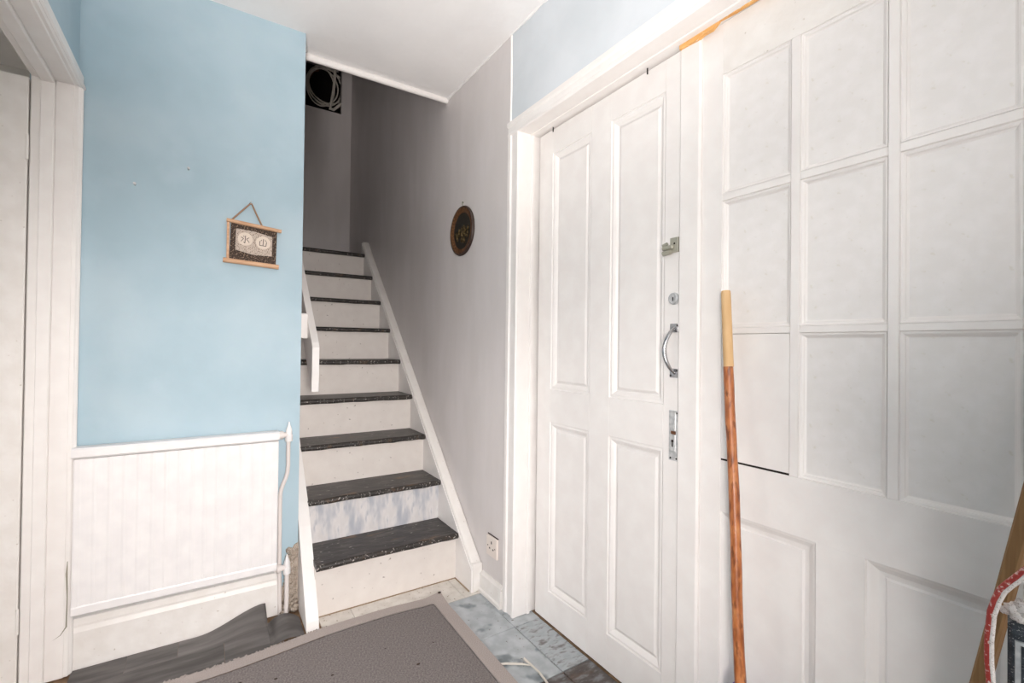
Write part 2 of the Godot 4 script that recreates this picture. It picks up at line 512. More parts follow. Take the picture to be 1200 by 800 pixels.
func shell() -> void:
	var top := 4.7
	# floor: a screed base with painted tiles and boards laid in it
	var fl := struct("floor", [[Vector3(-2.7, -0.12, -4.5), Vector3(1.3, -0.006, 1.7)]], M.concrete, "hall floor of painted tiles, white at the stairs and worn blue grey by the door", "floor")
	# white painted boards in front of the stairs
	var xs := [0.385, 0.512, 0.96, 1.064]
	for k in 3:
		part(fl, "floor_board", bx(Vector3(xs[k] + 0.0008, -0.02, -2.06), Vector3(xs[k + 1] - 0.0008, 0.0, -1.828), 0.001), M.white_floor)
	# blue-grey tiles
	var rng := RandomNumberGenerator.new()
	rng.seed = 5
	var tx := [0.52, 0.772, 1.027, 1.15]
	var tz := [-1.826, -1.534, -1.238, -0.94, -0.64, -0.34, 0.0]
	for i in 3:
		for j in 6:
			var worn: bool = j >= 2 or (i == 2 and j == 1)
			var lift := rng.randf_range(-0.0015, 0.0)
			var g := 0.0022 if worn else 0.0006
			part(fl, "floor_tile", bx(Vector3(tx[i] + g, -0.02, tz[j] + g), Vector3(tx[i + 1] - g, lift, tz[j + 1] - g), 0.0012), M.worn_tile if worn and j >= 2 else (M.half_tile if worn else M.painted_tile))
	part(fl, "door_sill", bx(Vector3(1.151, -0.03, -1.6), Vector3(1.25, -0.001, -0.1)), M.concrete)
	# ceiling over the hall, its edge bead, the ceiling over the stairwell
	struct("ceiling", [[Vector3(-2.7, FLOOR_TO_CEILING, -2.28), Vector3(1.3, 2.62, 1.7)], [Vector3(-2.7, FLOOR_TO_CEILING, -4.5), Vector3(0.25, 2.62, -2.28)], [Vector3(-0.6, top, -4.6), Vector3(1.3, top + 0.1, -2.1)]], M.ceiling, "white painted ceiling above the hall, ending over the stairs", "ceiling")
	var bead := MB.new()
	bead.t = Transform3D(Basis.IDENTITY, Vector3(0, 0, 0))
	bead.tube([Vector3(0.327, 2.414, -2.29), Vector3(1.065, 2.42, -2.29)], 0.016, 12)
	solo("trim_1", bead, M.gloss, "white bead along the ceiling edge over the stairwell", "trim", "", "structure")
	# blue wall and the partition beside the stairs
	struct("wall_back", [[Vector3(-0.395, 0, BZ - 0.1), Vector3(0.327, FLOOR_TO_CEILING + 0.05, BZ)]], M.blue, "light blue painted wall behind the radiator", "wall")
	struct("wall_stair", [[Vector3(0.227, 0, -4.35), Vector3(0.327, top, BZ - 0.1)]], M.grey, "grey partition wall along the left of the stairs", "wall")
	struct("wall_landing", [[Vector3(0.2, 0, -4.5), Vector3(0.67, top, -4.35)], [Vector3(0.97, 0, -4.5), Vector3(1.3, top, -4.35)], [Vector3(0.67, 0, -4.5), Vector3(0.97, 3.17, -4.35)], [Vector3(0.67, 3.62, -4.5), Vector3(0.97, top, -4.35)]], M.grey, "grey wall at the head of the stairs with a square recess", "wall")
	struct("wall_upstairs", [[Vector3(0.2, 2.62, -2.28), Vector3(1.3, top, -2.16)]], M.grey, "upper wall above the hall ceiling edge", "wall")
	# right wall: stair length, then round the doors
	struct("wall_right", [[Vector3(WX, 0, -4.5), Vector3(1.25, top, -1.655)]], M.grey, "grey painted wall rising along the right of the stairs", "wall")
	struct("wall_front", [[Vector3(1.058, 2.03, -1.655), Vector3(1.25, FLOOR_TO_CEILING + 0.1, 1.7)], [Vector3(1.058, 0, -0.06), Vector3(1.25, 2.03, 1.7)], [Vector3(1.2, 0, -1.655), Vector3(1.25, 2.03, -0.06)]], M.pale, "pale blue white wall above the two white doors", "wall")
	var ridge := MB.new()
	ridge.tube([Vector3(1.0585, 2.03, -1.656), Vector3(1.0585, 2.2, -1.652), Vector3(1.058, FLOOR_TO_CEILING, -1.655)], 0.006, 8)
	solo("trim_2", ridge, M.gloss, "thin plaster ridge where the grey wall meets the pale wall above the door frame", "trim", "", "structure")
	var rb := MB.new()
	var jit := RandomNumberGenerator.new()
	jit.seed = 6
	var bp := []
	var br := []
	for k in 60:
		bp.append(Vector3(WX - 0.001, FLOOR_TO_CEILING - 0.001, lerpf(-2.28, -1.0, k / 59.0)))
		br.append(jit.randf_range(0.0025, 0.0085))
	rb.tube(bp, br, 8)
	solo("trim_6", rb, M.ceiling, "ragged white paint bead where the ceiling meets the right wall", "trim", "", "structure")
	# left wall with a doorway, and the room beyond, its unseen opening placed to light the leaf
	struct("wall_left", [[Vector3(-0.5, 2.0, BZ), Vector3(LX, FLOOR_TO_CEILING + 0.05, 1.7)], [Vector3(-0.5, 0, -1.02), Vector3(LX, 2.0, 1.7)], [Vector3(-0.5, 0, -2.24), Vector3(-0.395, FLOOR_TO_CEILING + 0.05, -2.12)]], M.blue, "blue painted wall above the open doorway on the left", "wall")
	struct("wall_beyond", [[Vector3(-2.6, 0, -3.3), Vector3(-0.4, FLOOR_TO_CEILING, -3.2)], [Vector3(-2.6, 0, 0.2), Vector3(-0.5, FLOOR_TO_CEILING, 0.3)], [Vector3(-2.7, 0, -3.3), Vector3(-2.6, 0.8, 0.3)], [Vector3(-2.7, 2.2, -3.3), Vector3(-2.6, FLOOR_TO_CEILING, 0.3)], [Vector3(-2.7, 0.8, -3.3), Vector3(-2.6, 2.2, -2.4)], [Vector3(-2.7, 0.8, -0.4), Vector3(-2.6, 2.2, 0.3)], [Vector3(-0.5, 0, -3.2), Vector3(-0.4, FLOOR_TO_CEILING, -2.24)]], M.plain, "walls of the side room beyond the left doorway, with an unseen opening for daylight", "wall")
	# unseen end of the hall behind the camera, its opening placed to let daylight in
	struct("wall_unseen_opening", [[Vector3(-0.5, 2.15, 1.6), Vector3(1.25, FLOOR_TO_CEILING + 0.05, 1.7)], [Vector3(-0.5, 0, 1.6), Vector3(-0.25, 2.15, 1.7)], [Vector3(0.95, 0, 1.6), Vector3(1.25, 2.15, 1.7)]], M.plain, "unseen wall behind the viewer, its opening placed to let daylight in", "wall")
	# skirting under the radiator
	var sk := MB.new()
	sk.prism(PackedVector2Array([Vector2(BZ, 0), Vector2(-2.112, 0), Vector2(-2.112, 0.125), Vector2(-2.118, 0.14), Vector2(-2.124, 0.145), Vector2(-2.128, 0.165), Vector2(BZ, 0.17)]), Vector3(0, 0, 1), Vector3(0, 1, 0), Vector3(1, 0, 0), -0.372, 0.252)
	solo("baseboard_back", sk, M.gloss_old, "white painted skirting board below the radiator", "skirting", "", "structure")
	var sr := MB.new()
	sr.prism(PackedVector2Array([Vector2(WX, 0), Vector2(1.034, 0), Vector2(1.034, 0.014), Vector2(1.039, 0.02), Vector2(1.041, 0.08), Vector2(1.048, 0.09), Vector2(WX, 0.092)]), Vector3(1, 0, 0), Vector3(0, 1, 0), Vector3(0, 0, 1), -1.84, -1.665)
	solo("baseboard_right", sr, M.gloss_old, "short white skirting between the stairs and the door frame", "skirting", "", "structure")

# local frame of the right wall: x runs along world z, y up, z towards the hall
func door_frame() -> void:
	var o := thing("trim_3", "white moulded door frame and mullion around the two white doors", "door frame", Vector3(1.152, 0, 0), -PI / 2, "", "structure")
	# left architrave: moulded profile in (along, out)
	var a := MB.new()
	a.prism(PackedVector2Array([Vector2(-1.664, 0.087), Vector2(-1.664, 0.098), Vector2(-1.658, 0.106), Vector2(-1.64, 0.106), Vector2(-1.634, 0.1), Vector2(-1.604, 0.1), Vector2(-1.6, 0.104), Vector2(-1.588, 0.104), Vector2(-1.585, 0.1), Vector2(-1.585, 0.087)]), Vector3(1, 0, 0), Vector3(0, 0, 1), Vector3(0, 1, 0), 0.0, 1.99)
	part(o, "architrave", a, M.gloss)
	var j := MB.new()
	j.box(Vector3(-1.63, 0.0, 0.035), Vector3(-1.584, 2.03, 0.097), 0.002)
	j.box(Vector3(-1.63, 0.0, -0.04), Vector3(-1.59, 2.03, 0.035), 0.001)
	j.box(Vector3(-1.59, 0.0, 0.022), Vector3(-1.578, 1.99, 0.037), 0.002)
	part(o, "jamb", j, M.gloss)
	# head: architrave profile along the top
	var h := MB.new()
	h.prism(PackedVector2Array([Vector2(2.052, 0.087), Vector2(2.052, 0.098), Vector2(2.046, 0.107), Vector2(2.03, 0.107), Vector2(2.024, 0.101), Vector2(2.002, 0.101), Vector2(1.998, 0.104), Vector2(1.99, 0.104), Vector2(1.986, 0.1), Vector2(1.986, 0.087)]), Vector3(0, 1, 0), Vector3(0, 0, 1), Vector3(1, 0, 0), -1.664, -0.06)
	part(o, "head_architrave", h, M.gloss)
	var s := MB.new()
	s.box(Vector3(-1.6, 1.9865, 0.04), Vector3(-0.06, 2.04, 0.097), 0.002)
	s.box(Vector3(-1.6, 1.983, 0.018), Vector3(-0.06, 2.04, 0.042), 0.002)
	s.box(Vector3(-1.6, 1.987, -0.04), Vector3(-0.06, 2.04, 0.02), 0.001)
	part(o, "door_head", s, M.gloss)
	var m := MB.new()
	m.box(Vector3(-0.872, 0.0, -0.04), Vector3(-0.803, 1.9855, 0.012), 0.005)
	part(o, "mullion", m, M.gloss)
	var rj := MB.new()
	rj.box(Vector3(-0.105, 0.0, -0.04), Vector3(-0.06, 1.99, 0.1), 0.003)
	part(o, "jamb", rj, M.gloss)
	# bare wood where the paint has come off over the mullion
	var w := MB.new()
	var rng := RandomNumberGenerator.new()
	rng.seed = 11
	w.prism(PackedVector2Array([Vector2(-0.868, 1.972), Vector2(-0.84, 1.971), Vector2(-0.81, 1.968), Vector2(-0.79, 1.974), Vector2(-0.765, 1.972), Vector2(-0.745, 1.984), Vector2(-0.745, 1.998), Vector2(-0.8, 1.996), Vector2(-0.868, 1.997)]), Vector3(1, 0, 0), Vector3(0, 1, 0), Vector3(0, 0, 1), 0.008, 0.0195)
	w.prism(PackedVector2Array([Vector2(-0.745, 1.986), Vector2(-0.7, 1.982), Vector2(-0.6, 1.98), Vector2(-0.4, 1.982), Vector2(-0.4, 1.992), Vector2(-0.6, 1.993), Vector2(-0.745, 1.998)]), Vector3(1, 0, 0), Vector3(0, 1, 0), Vector3(0, 0, 1), 0.008, 0.0195)
	part(o, "bare_wood_strip", w, M.bare, "bare orange wood strip where paint has flaked off")
	for x in [-1.48, -1.0]:
		var k := MB.new()
		k.box(Vector3(x, 1.968, 0.003), Vector3(x + 0.004, 1.988, 0.007), 0.001)
		part(o, "hanging_screw", k, M.hole)

func panel_door() -> void:
	var o := thing("door_1", "white four panel door with worn metal latch, handle and lock plate", "door", Vector3(1.152, 0, 0), -PI / 2, "", "structure")
	var x0 := -1.572
	var x1 := -0.874
	var lx0 := -1.484
	var lx1 := -1.258
	var rx0 := -1.158
	var rx1 := -0.93
	var rows := [[0.128, 0.803], [0.935, 1.885]]
	var d := -0.036
	for xx in [[x0, lx0], [lx1, rx0], [rx1, x1]]:
		part(o, "stile", bx(Vector3(xx[0], 0.006, d), Vector3(xx[1], 1.981, 0.0), 0.001), M.gloss)
	for yy in [[0.006, rows[0][0]], [rows[0][1], rows[1][0]], [rows[1][1], 1.981]]:
		for xx in [[lx0, lx1], [rx0, rx1]]:
			part(o, "rail", bx(Vector3(xx[0], yy[0], d), Vector3(xx[1], yy[1], 0.0), 0.0004), M.gloss)
	for r in rows:
		for xx in [[lx0, lx1], [rx0, rx1]]:
			var f := MB.new()
			f.frame(xx[0], r[0], xx[1], r[1], [Vector2(0, 0.0), Vector2(0.002, -0.004), Vector2(0.010, -0.003), Vector2(0.018, -0.008), Vector2(0.024, -0.014), Vector2(0.028, -0.014)])
			part(o, "panel_moulding", f, M.gloss)
			var p := MB.new()
			p.frame(xx[0] + 0.024, r[0] + 0.024, xx[1] - 0.024, r[1] - 0.024, [Vector2(0, -0.014), Vector2(0.003, -0.016), Vector2(0.012, -0.010), Vector2(0.0135, -0.010)])
			p.box(Vector3(xx[0] + 0.036, r[0] + 0.036, -0.026), Vector3(xx[1] - 0.036, r[1] - 0.036, -0.0099), 0.0)
			part(o, "panel", p, M.gloss)
	# hardware
	var l := MB.new()
	l.box(Vector3(-0.905, 1.388, 0.0), Vector3(-0.876, 1.432, 0.007), 0.001)
	l.box(Vector3(-0.930, 1.398, 0.002), Vector3(-0.890, 1.41, 0.016), 0.003)
	l.tube([Vector3(-0.925, 1.388, 0.012), Vector3(-0.898, 1.390, 0.012)], 0.0075, 12)
	l.tube([Vector3(-0.928, 1.412, 0.01), Vector3(-0.912, 1.416, 0.01)], 0.005, 10)
	var la := part(o, "latch", l, M.brass_dull, "tarnished rim latch")
	var lh := MB.new()
	lh.tube([Vector3(-0.889, 1.414, 0.0055), Vector3(-0.889, 1.414, 0.0078)], 0.003, 8)
	part(la, "screw", lh, M.hole)
	var c := MB.new()
	c.lathe([Vector2(0, 0.007), Vector2(0.013, 0.008), Vector2(0.017, 0.006), Vector2(0.0185, 0.0), Vector2(0.0, 0.0)], Transform3D(Basis(Vector3.RIGHT, PI / 2), Vector3(-0.893, 1.252, 0)), 20)
	var cy := part(o, "lock_cylinder", c, M.zinc)
	var kh := MB.new()
	kh.box(Vector3(-0.8945, 1.244, 0.0062), Vector3(-0.8915, 1.256, 0.0088), 0.0005)
	part(cy, "keyhole", kh, M.hole)
	# pull handle: two plates and an oval grip
	var ph := MB.new()
	for y in [1.165, 1.032]:
		ph.box(Vector3(-0.905, y - 0.013, 0), Vector3(-0.8755, y + 0.013, 0.004), 0.001)
	var path := []
	var rad := []
	for k in 17:
		var s := k / 16.0
		var a := PI * s
		path.append(Vector3(-0.8885 - 0.012 * sin(a), lerpf(1.165, 1.032, s), 0.004 + 0.03 * pow(sin(a), 0.7)))
		rad.append(0.0042 + 0.0022 * sin(a))
	ph.tube(path, rad, 12)
	var hd := part(o, "pull_handle", ph, M.chrome)
	for y in [1.158, 1.172, 1.025, 1.039]:
		var q := MB.new()
		q.tube([Vector3(-0.901 if y in [1.158, 1.025] else -0.8785, y, 0.003), Vector3(-0.901 if y in [1.158, 1.025] else -0.8785, y, 0.0048)], 0.0028, 8)
		part(hd, "screw", q, M.hole)
	# lock plate with an empty spindle hole and a keyhole
	var lp := MB.new()
	lp.box(Vector3(-0.907, 0.775, 0), Vector3(-0.8755, 0.922, 0.002), 0.0008)
	for yy in [[0.862, 0.918], [0.802, 0.852]]:
		lp.box(Vector3(-0.902, yy[0], 0.001), Vector3(-0.8805, yy[1], 0.0065), 0.004)
	var pl := part(o, "lock_plate", lp, M.zinc)
	var hh := MB.new()
	hh.tube([Vector3(-0.8905, 0.857, 0.001), Vector3(-0.8905, 0.857, 0.0035)], 0.0085, 16)
	part(pl, "spindle_hole", hh, M.rust)
	var k2 := MB.new()
	k2.tube([Vector3(-0.8905, 0.833, 0.005), Vector3(-0.8905, 0.833, 0.0072)], 0.0042, 12)
	k2.box(Vector3(-0.8928, 0.816, 0.005), Vector3(-0.8882, 0.833, 0.0072), 0.0005)
	part(pl, "keyhole", k2, M.hole)
	for y in [0.782, 0.915]:
		var sc := MB.new()
		sc.tube([Vector3(-0.9, y, 0.001), Vector3(-0.9, y, 0.0032)], 0.0028, 8)
		sc.tube([Vector3(-0.8795, y, 0.001), Vector3(-0.8795, y, 0.0032)], 0.0028, 8)
		part(pl, "screw", sc, M.hole)

func glazed_door() -> void:
	var o := thing("door_2", "white painted door with nine square panes over two panels, behind the leaning stick", "door", Vector3(1.152, 0, 0), -PI / 2, "", "structure")
	var cols := [[-0.742, -0.566], [-0.545, -0.377], [-0.357, -0.188]]
	var rows := [[0.808, 1.145], [1.161, 1.503], [1.522, 1.845]]
	var x0 := -0.803
	var x1 := -0.107
	var d := -0.036
	part(o, "stile", bx(Vector3(x0, 0.006, d), Vector3(cols[0][0], 1.985, 0), 0.001), M.gloss)
	part(o, "stile", bx(Vector3(cols[2][1], 0.006, d), Vector3(x1, 1.985, 0), 0.001), M.gloss)
	part(o, "rail", bx(Vector3(cols[0][0], rows[2][1], d), Vector3(cols[2][1], 1.985, 0), 0.0004), M.gloss_old)
	part(o, "rail", bx(Vector3(cols[0][0], 0.672, d), Vector3(cols[2][1], rows[0][0], 0), 0.0004), M.gloss)
	part(o, "rail", bx(Vector3(cols[0][0], 0.006, d), Vector3(cols[2][1], 0.16, 0), 0.0004), M.gloss)
	part(o, "stile", bx(Vector3(-0.507, 0.16, d), Vector3(-0.413, 0.672, 0), 0.0004), M.gloss)
	for k in 2:
		part(o, "muntin", bx(Vector3(cols[k][1], rows[0][0], d), Vector3(cols[k + 1][0], rows[2][1], 0), 0.0015), M.gloss)
	for k in 2:
		for c in cols:
			part(o, "muntin", bx(Vector3(c[0], rows[k][1], d), Vector3(c[1], rows[k + 1][0], 0), 0.0015), M.gloss)
	for i in 3:
		for j in 3:
			var c = cols[i]
			var r = rows[j]
			if i == 0 and j == 0:   # this light is boarded over, flush, with an open joint below
				part(o, "blank_board", bx(Vector3(c[0] + 0.0008, r[0] + 0.005, -0.02), Vector3(c[1] - 0.0008, r[1] - 0.0008, -0.0015), 0.0005), M.gloss, "smooth flush board with a dark open joint below")
				part(o, "joint_shade", bx(Vector3(c[0] + 0.001, r[0] - 0.0002, -0.03), Vector3(c[1] - 0.001, r[0] + 0.006, -0.0022), 0.0), M.hole)  # dark strip in the joint, standing in for the shade inside it
				continue
			var b := MB.new()
			b.frame(c[0], r[0], c[1], r[1], [Vector2(0, 0.0), Vector2(0.0008, -0.004), Vector2(0.004, -0.004), Vector2(0.0075, -0.0065), Vector2(0.0085, -0.0095), Vector2(0.0125, -0.0125)])
			part(o, "glazing_bead", b, M.gloss)
			part(o, "pane", bx(Vector3(c[0] + 0.008, r[0] + 0.008, -0.018), Vector3(c[1] - 0.008, r[1] - 0.008, -0.0124), 0.0), M.pane)
	for xx in [[cols[0][0], -0.507], [-0.413, cols[2][1]]]:
		var f := MB.new()
		f.frame(xx[0], 0.16, xx[1], 0.672, [Vector2(0, 0.0), Vector2(0.002, -0.005), Vector2(0.008, -0.007), Vector2(0.02, -0.016), Vector2(0.03, -0.018), Vector2(0.034, -0.014), Vector2(0.036, -0.014)])
		part(o, "panel_moulding", f, M.gloss)
		part(o, "panel", bx(Vector3(xx[0] + 0.034, 0.194, -0.026), Vector3(xx[1] - 0.034, 0.638, -0.0139), 0.0), M.gloss)

func left_door() -> void:
	# lining of the doorway in the left wall
	var o := thing("trim_4", "white moulded frame of the open doorway on the left", "door frame", Vector3.ZERO, 0.0, "", "structure")
	var zf := -2.085
	var zn := -1.05  # near jamb out of view, set wide so light reaches the open leaf
	var a := MB.new()
	a.box(Vector3(LX - 0.005, 0, BZ + 0.004), Vector3(LX + 0.014, 1.955, zf), 0.004)
	a.box(Vector3(LX - 0.005, 0, zf - 0.022), Vector3(LX + 0.02, 1.955, zf - 0.006), 0.005)
	part(o, "architrave", a, M.gloss)
	var h := MB.new()
	h.box(Vector3(LX - 0.005, 1.955, BZ + 0.004), Vector3(LX + 0.014, 2.01, zn + 0.06), 0.004)
	h.box(Vector3(LX - 0.005, 1.96, BZ + 0.004), Vector3(LX + 0.02, 1.975, zn + 0.06), 0.005)
	part(o, "head_architrave", h, M.gloss)
	part(o, "architrave", bx(Vector3(LX - 0.005, 0, zn), Vector3(LX + 0.014, 1.955, zn + 0.06), 0.004), M.gloss)
	var j := MB.new()
	j.box(Vector3(-0.432, 0, BZ + 0.01), Vector3(LX + 0.002, 1.99, zf + 0.002), 0.003)
	j.box(Vector3(-0.465, 0, BZ + 0.01), Vector3(-0.431, 1.99, zf + 0.011), 0.003)
	j.box(Vector3(-0.489, 0, BZ + 0.01), Vector3(-0.464, 1.99, zf + 0.002), 0.003)
	part(o, "jamb", j, M.gloss)
	var t := MB.new()
	t.box(Vector3(-0.432, 1.952, zf - 0.02), Vector3(LX + 0.002, 2.0, zn + 0.02), 0.003)
	t.box(Vector3(-0.465, 1.94, zf - 0.02), Vector3(-0.431, 2.0, zn + 0.02), 0.003)
	t.box(Vector3(-0.489, 1.952, zf - 0.02), Vector3(-0.464, 2.0, zn + 0.02), 0.003)
	part(o, "door_head", t, M.gloss)
	var cr := MB.new()
	cr.tube([Vector3(-0.379, 0.38, -2.084), Vector3(-0.3805, 0.34, -2.084), Vector3(-0.378, 0.263, -2.084), Vector3(-0.379, 0.166, -2.084), Vector3(-0.393, 0.143, -2.084), Vector3(-0.413, 0.13, -2.0835)], [0.001, 0.0028, 0.0016, 0.0022, 0.0016, 0.0005], 6)
	part(o, "paint_crack", cr, M.crack, "dark crack in the paint by the radiator")
	part(o, "jamb", bx(Vector3(-0.5, 0, zn), Vector3(LX, 2.0, zn + 0.04), 0.002), M.gloss)
	# the leaf, swung right open into the side room
	var d := thing("door_3", "plain white door leaf standing open at the left edge", "door", Vector3(-0.4905, 0, -2.08), 0.0, "", "structure")
	part(d, "leaf", bx(Vector3(-0.72, 0.008, -0.04), Vector3(-0.002, 1.945, 0.0), 0.003), M.gloss_old)
	for y in [0.22, 1.72]:
		var g := MB.new()
		g.tube([Vector3(-0.002, y - 0.04, 0.002), Vector3(-0.002, y + 0.04, 0.002)], 0.004, 10)
		part(d, "hinge", g, M.gloss_old)

# ------------------------------------------------------------------ stairs
const RISE := 0.1975
const GOING := 0.2065
const NOSE0 := -1.988

func staircase() -> void:
	var o := thing("staircase", "steep white staircase with worn black painted treads", "staircase", Vector3.ZERO)
	var xl := 0.372
	var xr := 1.0
	var rng := RandomNumberGenerator.new()
	rng.seed = 77
	for k in 9:
		var top := 0.222 + RISE * k
		var nz := NOSE0 - GOING * k
		var rz := nz - 0.018           # riser face stands back from the nosing
		var low := 0.0 if k == 0 else top - RISE - 0.002
		part(o, "riser", bx(Vector3(xl, low, rz - 0.02), Vector3(xr, top - 0.024, rz), 0.0), M.smeared if k == 1 else M.riser)
		var back := nz - GOING - 0.02 if k < 8 else -4.348
		var t := MB.new()
		t.box(Vector3(xl, top - 0.025, back), Vector3(xr, top, nz + 0.006), 0.003)
		var tr := part(o, "tread", t, M.tread)
		# worn rounded nosing, slightly uneven along its length
		var path := []
		var rad := []
		for i in 15:
			path.append(Vector3(lerpf(xl + 0.001, xr - 0.001, i / 14.0), top - 0.0135 + rng.randf_range(-0.0018, 0.0012), nz + rng.randf_range(-0.001, 0.0025)))
			rad.append(0.0125 + rng.randf_range(-0.001, 0.001))
		var e := MB.new()
		e.tube(path, rad, 12)
		part(tr, "nosing", e, M.edge)
	# right stringer: board against the wall, a rounded capping along its top
	var s := MB.new()
	var slope := RISE / GOING
	var zt := -3.73
	var y_at := func(z: float) -> float: return 0.262 + (-2.0 - z) * slope
	s.prism(PackedVector2Array([Vector2(-1.846, 0), Vector2(-1.846, y_at.call(-1.846) - 0.016), Vector2(zt, y_at.call(zt) - 0.016), Vector2(zt, 1.6), Vector2(-2.05, 0)]), Vector3(0, 0, 1), Vector3(0, 1, 0), Vector3(1, 0, 0), 0.999, 1.024)
	part(o, "stringer", s, M.gloss)
	var cp := MB.new()
	var along := Vector3(0, slope, -1).normalized()
	var upn := Vector3(0, -along.z, along.y)
	var foot := Vector3(0, y_at.call(-1.862) - 0.012, -1.862)
	cp.t = Transform3D(Basis.IDENTITY, foot)
	var sect := PackedVector2Array([Vector2(1.003, -0.012), Vector2(1.003, 0.001), Vector2(1.0045, 0.0055), Vector2(1.009, 0.009), Vector2(1.02, 0.0105), Vector2(1.038, 0.0105), Vector2(1.049, 0.009), Vector2(1.0535, 0.0055), Vector2(1.0555, 0.0), Vector2(1.0555, -0.012)])
	cp.prism(sect, Vector3.RIGHT, upn, along, 0.0, (-1.862 - zt) / -along.z)
	cp.t = Transform3D.IDENTITY
	cp.box(Vector3(1.0035, 0.0, -1.87), Vector3(1.0555, foot.y + 0.008, -1.8435), 0.005)
	part(o, "stringer_capping", cp, M.gloss_old)
	# left stringer: broad edge seen from the hall
	var ls := MB.new()
	ls.prism(PackedVector2Array([Vector2(-1.918, 0), Vector2(-1.926, 0.035), Vector2(-2.125, 0.335), Vector2(-2.2, 0.42), Vector2(-3.6, 0.42 + 1.4 * slope), Vector2(-3.6, 1.4), Vector2(-2.14, 0.0)]), Vector3(0, 0, 1), Vector3(0, 1, 0), Vector3(1, 0, 0), 0.3285, 0.374)
	part(o, "stringer", ls, M.gloss)
	var gl := MB.new()
	gl.box(Vector3(xl, 0.0, NOSE0 - 0.0185), Vector3(xr, 0.0035, NOSE0 - 0.0135), 0.001)
	gl.box(Vector3(0.994, 0.0, -2.0), Vector3(0.9995, 0.004, -1.86), 0.001)
	part(o, "grime_line", gl, M.grime, "brown grime in the joint at the foot of the stairs")
	# handrail on the left wall
	var hr := thing("handrail", "white board handrail on the left stair wall, cut off square at its lower end", "handrail", Vector3.ZERO)
	var b := MB.new()
	b.prism(PackedVector2Array([Vector2(-2.262, 0.888), Vector2(-2.258, 1.088), Vector2(-2.275, 1.112), Vector2(-3.9, 1.112 + 1.625 * 0.92), Vector2(-3.9, 0.93 + 1.625 * 0.92)]), Vector3(0, 0, 1), Vector3(0, 1, 0), Vector3(1, 0, 0), 0.393, 0.423)
	part(hr, "rail", b, M.gloss)
	for z in [-2.42, -3.5]:
		var yc: float = 1.12 + (-2.42 - z) * 0.92
		part(hr, "bracket", bx(Vector3(0.3265, yc + 0.01, z - 0.04), Vector3(0.395, yc + 0.13, z + 0.03), 0.003), M.gloss)

